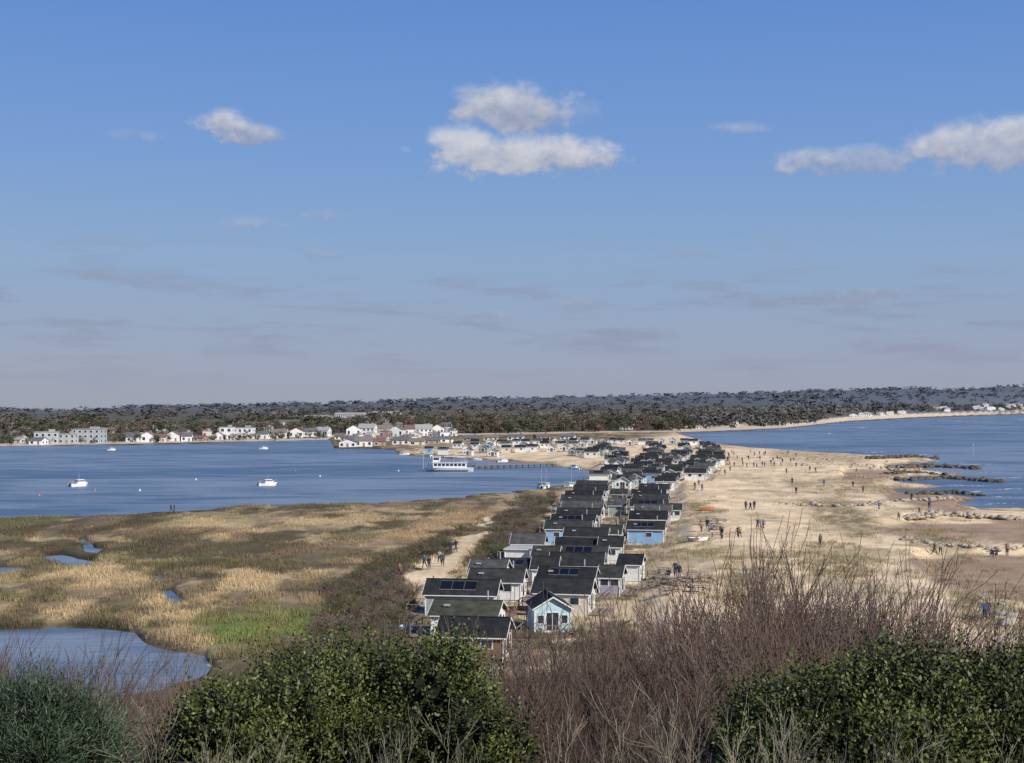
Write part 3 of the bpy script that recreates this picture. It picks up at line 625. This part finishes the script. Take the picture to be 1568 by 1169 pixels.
# ------------------------------------------------------------------ people
SKIN=pmat('skin',(.5,.32,.24),.6,5,.1); HAIR=pmat('hair',(.06,.04,.03),.7,8,.3); COAT=pmat('coat_fabric',(1,1,1),.85,6,.15,objcol=True); TROU=pmat('trouser_fabric',(.035,.04,.06),.85,6,.2); SHOE=pmat('shoe_leather',(.03,.025,.02),.6,6,.2)
PM=[SKIN,HAIR,COAT,TROU,SHOE]
def person_mesh(name,la=0,ra=0,ll=0,rl=0,sit=False,lean=0):
    J=[];E=[];R=[];Lb=[]
    def add(p,r,l,par=None):
        J.append(Vector(p));R.append(r);Lb.append(l)
        if par is not None: E.append((par,len(J)-1))
        return len(J)-1
    hz=.45 if sit else .93
    pel=add((0,0,hz),(.155,.115),3); wa=add((0,.01+lean*.2,hz+.16),(.135,.105),2,pel); ch=add((0,lean*.5,hz+.38),(.165,.12),2,wa)
    nk=add((0,lean*.7,hz+.54),(.055,.055),0,ch); hb=add((0,lean*.75+.015,hz+.61),(.075,.085),0,nk); hd=add((0,lean*.75+.01,hz+.68),(.082,.098),1,hb); tp=add((0,lean*.75,hz+.745),(.06,.07),1,hd)
    add((0,lean*.75+.115,hz+.635),(.016,.016),0,hb)
    for sx in(-1,1): add((sx*.085,lean*.75,hz+.645),(.014,.02),0,hb)
    for sx,sw in((-1,la),(1,ra)):
        sh=add((sx*.175,lean*.5,hz+.47),(.07,.07),2,ch)
        el=add((sx*.225,lean*.5+math.sin(sw)*.28-.02,hz+.47-math.cos(sw)*.28),(.05,.05),2,sh)
        s2=sw+.35; wr=add((sx*.235,J[el].y+math.sin(s2)*.24,J[el].z-math.cos(s2)*.24),(.03,.03),2,el)
        D=Vector((0,math.sin(s2),-math.cos(s2))); pm_=add(J[wr]+D*.07,(.022,.036),0,wr)
        for k,ln in enumerate((.07,.08,.075,.055)):
            o=Vector((0,math.cos(s2),math.sin(s2)))*(.027-.018*k); a=add(J[pm_]+o+D*.03,(.010,.010),0,pm_); add(J[a]+D*ln+Vector((-sx*.015,0,0)),(.008,.008),0,a)
        a=add(J[wr]+D*.04+Vector((0,math.cos(s2),math.sin(s2)))*.045,(.011,.011),0,pm_); add(J[a]+D*.04,(.009,.009),0,a)
    for sx,sw in((-1,ll),(1,rl)):
        hp=add((sx*.09,0,hz-.05),(.10,.105),3,pel)
        if sit: kn=add((sx*.13,.42,hz+.02),(.07,.07),3,hp); an=add((sx*.13,.5,.1),(.045,.045),3,kn); add((sx*.14,.66,.05),(.04,.035),4,an)
        else:
            kn=add((sx*.1,math.sin(sw)*.42+.02,hz-.05-math.cos(sw)*.40),(.07,.07),3,hp); s2=sw-(.15 if sw>0 else .35 if sw<0 else 0)
            an=add((sx*.1,J[kn].y+math.sin(s2)*.38,max(.09,J[kn].z-math.cos(s2)*.38)),(.046,.046),3,kn); add((sx*.115,J[an].y+.16,J[an].z-.05),(.045,.035),4,an)
    me=bpy.data.meshes.new(name); me.from_pydata([tuple(p) for p in J],E,[]); o=bpy.data.objects.new('tmp',me); COL.objects.link(o)
    o.modifiers.new('s','SKIN'); sv=me.skin_vertices[0].data
    for i,r in enumerate(R): sv[i].radius=r
    sv[0].use_root=True
    ss=o.modifiers.new('u','SUBSURF'); ss.levels=1
    dg=bpy.context.evaluated_depsgraph_get(); dg.update(); m2=bpy.data.meshes.new_from_object(o.evaluated_get(dg)); m2.name=name
    bpy.data.objects.remove(o); m2.materials.clear()
    for mm in PM: m2.materials.append(mm)
    JJ=np.array([tuple(j) for j in J])
    for p in m2.polygons:
        c=np.array(p.center); k=int(np.argmin(((JJ-c)**2).sum(1)-np.array([max(r)**2 for r in R]))); l=Lb[k]
        if l==1 and c[1]>J[hd].y+.04 and c[2]<hz+.71: l=0
        p.material_index=l; p.use_smooth=True
    return m2
PMs=[person_mesh('person_standing'),person_mesh('person_walking',.45,-.4,-.4,.45,False,.03),person_mesh('person_strolling',-.35,.4,.3,-.3,False,.02)]
PSIT=person_mesh('person_sitting',.5,.5,sit=True,lean=.05)
coats=[(.03,.035,.06),(.05,.05,.05),(.02,.02,.025),(.25,.05,.05),(.08,.12,.25),(.35,.33,.3),(.12,.10,.07),(.04,.08,.06),(.3,.16,.08),(.02,.03,.05)]
PP=[(1142,781),(1149,783),(1155,781),(1133,825),(1130,823),(1160,811),(1169,811),(1256,837),(1074,816),(1083,811),(1106,826),(1104,822),
 (650,871),(657,873),(673,864),(678,868),(690,848),(698,846),(612,884),(664,905),(205,787),(262,785),(267,785),
 (1219,757),(1306,747),(1346,782),(1376,798),(1396,768),(1408,790),(1423,781),(1440,850),(1431,851),(1542,852),(1508,952),(1513,948),(1040,888),(1034,884),(1064,750),(1070,745),(1075,752),(1110,728),(1118,722),(1240,722),(1213,742)]
for i in range(38): PP.append((random.gauss(1165,40),random.uniform(694,718)))
for i in range(10): PP.append((random.uniform(1200,1400),random.uniform(700,760)))
def person(px,py,me,rot):
    x,y,z=G(px,py)
    if z<.05: return
    o=obj('person',me,(x,y,z),rot); o.color=(*random.choice(coats),1); s_=random.uniform(.94,1.06); o.scale=(s_*1.06,s_*1.06,s_)
for p in PP: person(p[0],p[1],random.choice(PMs),random.choice([random.uniform(-.5,.5),math.pi+random.uniform(-.5,.5),random.uniform(0,6.28)]))
for p in[(1519,853),(1526,854),(1024,886),(1090,815)]: person(p[0],p[1],PSIT,random.uniform(-2,2))

# ------------------------------------------------------------------ picnic tables, dinghies
def picnic(px,py):
    x,y,z=G(px,py); m=MB().box(0,0,.74,1.8,.75,.05)
    for sy in(-1,1): m.box(0,sy*.7,.44,1.8,.26,.05)
    for sx in(-.65,.65):
        m.box(sx,0,.42,.07,1.5,.08)
        for sy in(-1,1): m.tube((sx,sy*.25,.72),(sx,sy*.7,0),.05,.05,4)
    m.obj('picnic_table',WOODM,None,(x,y,z),random.uniform(-.6,.6))
for p in[(1000,885),(1012,893),(1018,880),(1050,894),(1062,888),(1092,806),(1100,812),(1088,798),(1098,824),(1002,900),(1030,896),(1080,893),(1060,830),(1078,803),(1104,802),(1045,905),(1070,908),(1020,912)]: picnic(*p)
def dinghy(px,py,mat,L=2.8):
    x,y,z=G(px,py); e=empty('dinghy',(x,y,z+.15),random.uniform(-.4,.6)); hull(L,1.2,.35,mat,e,8)
    MB().box(-.3,0,.34,.25,.9,.05).box(.5,0,.37,.25,.75,.05).obj('thwarts',WOODM,e)
for p,mt in[((1070,829),HULLW),((1083,782),ORANGE),((798,938),ORANGE),((630,968),HULLW)]: dinghy(p[0],p[1],mt)
def fence(pts,h=.9):
    P=[G(*p) for p in pts]; m=MB()
    for a,b in zip(P[:-1],P[1:]):
        A=Vector(a);B_=Vector(b);L=(B_-A).length;n=max(1,int(L/1.6))
        for i in range(n+1): q=A.lerp(B_,i/n); m.tube((q.x,q.y,q.z-.2),(q.x,q.y,q.z+h),.05,.05,4)
        for zz in(.45,.85): m.tube((A.x,A.y,A.z+zz),(B_.x,B_.y,B_.z+zz),.03,.03,4)
    m.obj('wooden_fence',WOODM)
fence([(1000,905),(1060,900),(1090,880)]); fence([(612,955),(640,975),(700,985)])

# ------------------------------------------------------------------ grasses
def tufts(name,px,py,hgt,blades,wd,colfn,mat,spread=.25):
    Y=F*(H-.5)/(py-HY); X=(px-CX)/F*Y; z=height(X,Y); k=z>.15; X,Y,z=X[k],Y[k],z[k]; n=len(X)
    c=colfn(X,Y,z)
    Vs=[];Cs=[]
    for b in range(blades):
        ox=rng.normal(0,spread,n); oy=rng.normal(0,spread,n); a=rng.uniform(0,np.pi,n); hh=hgt*rng.uniform(.6,1.3,n); lx=rng.normal(0,.25,n)*hh; ly=rng.normal(0,.25,n)*hh
        bx=X+ox;by=Y+oy; dx=np.cos(a)*wd;dy=np.sin(a)*wd
        v=np.stack([np.stack([bx-dx,by-dy,z-.05],1),np.stack([bx+dx,by+dy,z-.05],1),np.stack([bx+lx,by+ly,z+hh],1)],1).reshape(-1,3); Vs.append(v)
        cc=c*rng.uniform(.75,1.3,(n,1)); Cs.append(np.repeat(cc,3,0)*np.tile(np.array([.75,.75,1.25]),n)[:,None])
    V=np.concatenate(Vs); C=np.concatenate(Cs)
    obj(name,np_mesh(name,V,np.arange(len(V)).reshape(-1,3),mat,C))
GR=pmat('grass_blades',(1,1,1),.8,.5,.1,attr=True)
n=80000; px=rng.uniform(-350,800,n); py=rng.uniform(765,1010,n)
k=(sdp(px,py,PATH)<-2)&(sdp(px,py,HUTZ)<0)&(fbm(px/40,py/9,3,77)>.42)
tufts('marsh_reeds',px[k],py[k],.42,4,.035,lambda X,Y,z: cover(X,Y,z)*1.2,GR,.35)
pxs=[];pys=[]
for poly in DUNEG:
    P=np.array(poly); a=rng.uniform(P[:,0].min()-30,P[:,0].max()+30,1800); b_=rng.uniform(P[:,1].min()-8,P[:,1].max()+8,1800); k=(sdp(a,b_,poly)>-12)&(fbm(a/14,b_/5,3,23)>.5); pxs.append(a[k]);pys.append(b_[k])
a=rng.uniform(1050,1568,12000); b_=rng.uniform(700,980,12000); k=(fbm(a/45,b_/12,4,29)>.61); pxs.append(a[k]);pys.append(b_[k])
a=rng.uniform(640,1035,9000); b_=rng.uniform(735,1000,9000); k=(sdp(a,b_,HUTZ)>2)&(fbm(a/12,b_/5,3,7)>.5); pxs.append(a[k]);pys.append(b_[k])
tufts('dune_grass',np.concatenate(pxs),np.concatenate(pys),.34,6,.03,lambda X,Y,z: lerp((.18,.16,.07),(.36,.29,.16),rng.random(len(X))),GR,.45)

# ------------------------------------------------------------------ scrub + shrubs
def twigs(name,hh,spread,stems,mat,seed,depth=2,thick=.016,kids=2.4,rmin=.0035,jit=.10,lmin=.7):
    r_=np.random.default_rng(seed); S=[]
    def grow(p,d,L,r,lev):
        ns=4 if lev<depth else 3; q=p
        for i in range(ns):
            d=d+r_.normal(0,jit,3)+np.array([0,0,.06]); d/=np.linalg.norm(d); q2=q+d*L/ns; r0=r*(1-.6*i/ns); r1=r*(1-.6*(i+1)/ns)
            S.append((q,q2,r0,r1,lev))
            if lev<depth and (i>0 or lev>0):
                for k in range(int(r_.poisson(kids))):
                    dd=d+r_.normal(0,.30,3)+np.array([0,0,.3]); dd/=np.linalg.norm(dd); grow(q+(q2-q)*r_.random(),dd,L*r_.uniform(.32,.58),r1*.65,lev+1)
            q=q2
    for s_ in range(stems):
        a=r_.uniform(0,6.28); rr=spread*.3*math.sqrt(r_.random()); d=np.array([math.cos(a)*spread/hh*r_.uniform(0,.8),math.sin(a)*spread/hh*r_.uniform(0,.8),1.]); d/=np.linalg.norm(d)
        grow(np.array([math.cos(a)*rr,math.sin(a)*rr,0]),d,hh*r_.uniform(lmin,1.),thick*r_.uniform(.7,1.3),0)
    P=np.array([s_[0] for s_ in S]);Q=np.array([s_[1] for s_ in S]);R0=np.maximum([s_[2] for s_ in S],rmin);R1=np.maximum([s_[3] for s_ in S],rmin*.75); lev=np.array([s_[4] for s_ in S])
    D=Q-P; D/=np.linalg.norm(D,axis=1)[:,None]+1e-9; A=np.cross(D,np.array([.3,.9,.1])); A/=np.linalg.norm(A,axis=1)[:,None]; B=np.cross(D,A)
    rings=[]
    for C_,R_ in((P,R0),(Q,R1)):
        for k in range(3): rings.append(C_+A*(R_*math.cos(k*2.094))[:,None]+B*(R_*math.sin(k*2.094))[:,None])
    V=np.stack(rings,1).reshape(-1,3); n=len(S); base=np.arange(n)*6
    Fc=np.concatenate([np.stack([base+k,base+(k+1)%3,base+3+(k+1)%3,base+3+k],1) for k in range(3)])
    sh=np.repeat(.75+.15*lev,6)*np.repeat(r_.uniform(.55,1.4,n),6)
    V[:,2]*=hh/max(np.percentile(V[:,2],99.5),.1)
    return np_mesh(name,V,Fc,mat,np.repeat(sh[:,None],3,1))
def twm(name,c):
    m,nt,b=newmat(name); at=N(nt,'ShaderNodeAttribute',attribute_name='Col'); v=N(nt,'ShaderNodeVectorMath',operation='MULTIPLY'); nt.links.new(at.outputs['Color'],v.inputs[0]); v.inputs[1].default_value=c; nt.links.new(v.outputs[0],b.inputs['Base Color']); b.inputs['Roughness'].default_value=.8; b.inputs['Specular IOR Level'].default_value=.1; return m
TW=twm('twig_bark_red',(.14,.092,.075)); TWG=twm('twig_bark_grey',(.30,.27,.20)); TWB=twm('twig_bark_brown',(.135,.10,.08))
SH=[twigs('bare_shrub',4,2.4,18,(TW,TW,TWB,TWB)[i],i,2,.020,2.2,.005) for i in range(4)]; SHG=[twigs('pale_shrub',3,1.8,8,TWG,20+i,2,.018,1.5,.004,.18,.5) for i in range(2)]
topx=[-200,0,150,330,500,620,660,760,850,900,1000,1080,1130,1200,1260,1350,1450,1500,1568,1900]
topy=[965,985,990,1010,1030,995,985,984,980,962,932,908,875,838,864,884,925,958,1005,1010]
def place_shrub(me_l,d,px,f=1.,name='bare_shrub'):
    X=(px-CX)/F*d; z=float(height(np.array([X]),np.array([d]))[0]); tp=H-(np.interp(px,topx,topy)-HY)/F*d; hh=(tp-z)*f
    if hh<.6: return
    me=random.choice(me_l); o=obj(name,me,(X,d,z-.1),random.uniform(0,6.28)); s_=hh/4; w_=max(s_,.55)*random.uniform(.85,1.1); o.scale=(w_,w_,s_)
for d,step in((31,52),(26,56),(22,62),(18.5,75),(15.5,95)):
    px=640
    while px<1820:
        place_shrub(SH,d+random.uniform(-1.5,1.5),px+random.uniform(-20,20),random.choice([.80,.90,.97,1.02])*random.uniform(.96,1.04)*(1 if d>20 else .93)); px+=step
for d,step in((32,60),(25,70),(18,85),(14,100)):
    px=-250
    while px<380:
        place_shrub(SH,d+random.uniform(-1.5,1.5),px+random.uniform(-20,20),random.uniform(.82,1.0)); px+=step
def bush(name,cx,cy,topz,rx,ry,nspr,cols,seed,leaf=.05,thin=False):
    r_=np.random.default_rng(seed); gz=float(height(np.array([cx]),np.array([cy]))[0]); hh=topz-gz; e=empty(name,(cx,cy,gz))
    nl=17; th=r_.uniform(0,6.28,nl); rad=np.sqrt(r_.random(nl))*.9
    LX=np.cos(th)*rad*rx; LY=np.sin(th)*rad*ry; LR=r_.uniform(.22,.42,nl)*min(rx,ry); prof=(1-(rad)**2*.3); LZ=hh*prof*r_.uniform(.80,1.0,nl)-LR
    LX=np.append(LX,0);LY=np.append(LY,-.2*ry);LR=np.append(LR,.45*min(rx,ry));LZ=np.append(LZ,hh-LR[-1])
    k=r_.integers(0,nl+1,nspr); low=r_.random(nspr)**1.6
    d=r_.normal(size=(nspr,3)); d/=np.linalg.norm(d,axis=1)[:,None]; d[:,2]=np.where(d[:,2]<-.3,-d[:,2],d[:,2])
    C=np.stack([LX[k],LY[k],LZ[k]*(1-low*.8)],1); 
    sprd=1+low*.5; P=C+d*(LR[k]*r_.uniform(.62,1.1,nspr)*sprd)[:,None]
    shade=r_.uniform(.5,1.25,nl+1)[k]*r_.uniform(.5,1.4,nspr)
    D=d+np.array([0,0,.7])+r_.normal(0,.28,(nspr,3)); D/=np.linalg.norm(D,axis=1)[:,None]
    L=r_.uniform(.12,.40,nspr); nlf=13
    Vs=[];Cs=[]
    A=np.cross(D,[.2,.3,.93]); A/=np.linalg.norm(A,axis=1)[:,None]; B=np.cross(D,A)
    c0=np.array(cols[0]);c1=np.array(cols[1])
    for i in range(nlf):
        t_=(i+.5)/nlf; a=i*2.4+r_.uniform(0,.8,nspr); o_=A*np.cos(a)[:,None]+B*np.sin(a)[:,None]; b0=P+D*(L*t_)[:,None]
        ld=o_*(1.0 if not thin else .6)+D*(.55+.5*t_); ld/=np.linalg.norm(ld,axis=1)[:,None]; sd_=np.cross(ld,D+r_.normal(0,.5,(nspr,3))); sd_/=np.linalg.norm(sd_,axis=1)[:,None]+1e-6
        ln=(leaf*r_.uniform(.7,1.25,nspr)*(1.1-.4*t_))[:,None]; wd=ln*(.27 if not thin else .06)
        v=np.stack([b0,b0+ld*ln*.5+sd_*wd,b0+ld*ln,b0+ld*ln*.5-sd_*wd],1).reshape(-1,3); Vs.append(v)
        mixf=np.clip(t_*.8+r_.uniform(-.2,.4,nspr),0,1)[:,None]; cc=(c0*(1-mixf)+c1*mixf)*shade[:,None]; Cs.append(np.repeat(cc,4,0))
    V=np.concatenate(Vs);C_=np.concatenate(Cs); m_=pmat('evergreen_leaf_'+name,(1,1,1),.5,.8,.2,attr=True,spec=.3)
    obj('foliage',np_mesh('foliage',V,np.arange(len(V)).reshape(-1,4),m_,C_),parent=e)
    br=MB()
    for i in range(nl+1): br.tube((0,0,0),(LX[i]*.6,LY[i]*.6,LZ[i]*.6),.05,.03); br.tube((LX[i]*.6,LY[i]*.6,LZ[i]*.6),(LX[i],LY[i],LZ[i]+LR[i]*.5),.03,.01)
    br.obj('branches',BRK,e)
    q=r_.normal(size=(6000,3)); q/=np.linalg.norm(q,axis=1)[:,None]; kk=r_.integers(0,nl+1,6000); lw=r_.random(6000)
    c=np.stack([LX[kk],LY[kk],LZ[kk]*(1-lw*.85)],1)+q*(LR[kk]*.7*r_.random(6000)**.4*(1+lw*.5))[:,None]
    v=(c[:,None,:]+r_.normal(0,.07,(6000,3,3))).reshape(-1,3)
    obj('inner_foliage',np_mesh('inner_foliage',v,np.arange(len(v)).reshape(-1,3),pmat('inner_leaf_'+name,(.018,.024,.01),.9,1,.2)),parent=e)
BRK=pmat('bush_bark',(.10,.08,.06),.8,5,.2)
def bxy(px,d): return (px-CX)/F*d
def tz(py,d): return H-(py-HY)/F*d
GC=((.03,.045,.014),(.13,.15,.036))
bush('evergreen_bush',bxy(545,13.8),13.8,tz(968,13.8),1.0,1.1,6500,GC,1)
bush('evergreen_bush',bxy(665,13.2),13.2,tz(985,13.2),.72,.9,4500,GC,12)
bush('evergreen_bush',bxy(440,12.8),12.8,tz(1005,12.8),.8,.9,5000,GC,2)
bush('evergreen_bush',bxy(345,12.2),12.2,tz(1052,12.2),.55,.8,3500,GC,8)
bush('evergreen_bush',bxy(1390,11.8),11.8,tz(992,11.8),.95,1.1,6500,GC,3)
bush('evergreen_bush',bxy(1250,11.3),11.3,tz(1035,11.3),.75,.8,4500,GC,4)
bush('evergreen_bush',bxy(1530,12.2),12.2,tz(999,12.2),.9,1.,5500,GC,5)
bush('pine_shrub',bxy(60,10.8),10.8,tz(1045,10.8),.5,.6,4500,((.035,.055,.035),(.11,.155,.085)),6,.075,True)
for px,d,py in((1215,9.2,1050),(1320,9.4,1070),(1130,10,1040),(380,9.5,1090),(560,9.5,1095),(650,10,1085),(300,10,1070),(860,11,1060),(1000,10.5,1060),(1480,9.5,1090)):
    X=bxy(px,d); z=float(height(np.array([X]),np.array([d]))[0]); hh=tz(py,d)-z; me=random.choice(SHG); o=obj('pale_shrub',me,(X,d,z-.1),random.uniform(0,6)); o.scale=(hh/3*.9,hh/3*.9,hh/3)
# low scrub in the marsh and around the huts
LS=[twigs('scrub',1.2,1.3,16,twm('scrub_bark_%d'%i,c),40+i,1,.022,3.5,.012,.2,.5) for i,c in enumerate([(.20,.135,.10),(.14,.14,.07),(.18,.15,.12)])]
scr=empty('marsh_scrub',(0,150,0))
for poly,n_ in((SCR1,170),(SCR2,170),(SCR3,140),([(650,940),(700,885),(850,760),(830,850),(700,970)],45),([(910,930),(1000,760),(950,730),(920,800)],45),([(640,1000),(980,1000),(980,960),(640,960)],50)):
    P=np.array(poly); c_=0
    while c_<n_:
        a=random.uniform(P[:,0].min(),P[:,0].max()); b_=random.uniform(P[:,1].min(),P[:,1].max())
        if sdp(np.array([a]),np.array([b_]),poly)[0]<0: continue
        c_+=1; Y=F*(H-.6)/(b_-HY); X=(a-CX)/F*Y; z=float(height(np.array([X]),np.array([Y]))[0])
        if min([abs(X-q[0])+abs(Y-q[1]) for q in occ])<4: continue
        o=bpy.data.objects.new('scrub_clump',random.choice(LS)); COL.objects.link(o); o.parent=scr; o.location=(X,Y-150,z-.05); s_=random.uniform(.5,1.2); o.scale=(s_*1.5,s_*1.5,s_); o.rotation_euler=(0,0,random.uniform(0,6))
FO=pmat('sea_foam',(.8,.82,.84),.8,.3,.15)
V=[];Fc=[]
for px,py,L in((1450,645,120),(1520,648,90),(1430,642,50),(1260,664,40),(1320,655,50),(1490,652,60),(1560,643,60),(1380,651,40),(1450,708,60),(1500,712,70),(1520,724,60),(1545,731,50),(1480,744,70),(1550,749,60),(1490,753,50),(1530,762,70),(1530,772,60),(1250,688,60),(1340,693,70),(1420,697,50)):
    X0,Y0=(px-CX)/F*F*H/(py-HY),F*H/(py-HY); Lm=L/F*Y0; n=30
    ph=random.random()*6; am=.012 if py<670 else .006
    for i in range(n+1):
        t_=i/n; x=X0+(t_-.5)*Lm; yy=Y0+math.sin(t_*5+ph)*Y0*am+random.uniform(-.3,.3)*am*Y0*.3; wd=Y0*am*.6*math.sin(math.pi*t_)*max(0,random.uniform(-.4,1.1)); V+=[(x,yy-wd,.03),(x,yy+wd,.03)]
        if i<n: b0=len(V)-2; Fc.append((b0,b0+2,b0+3,b0+1))
obj('surf',np_mesh('surf',V,Fc,FO))
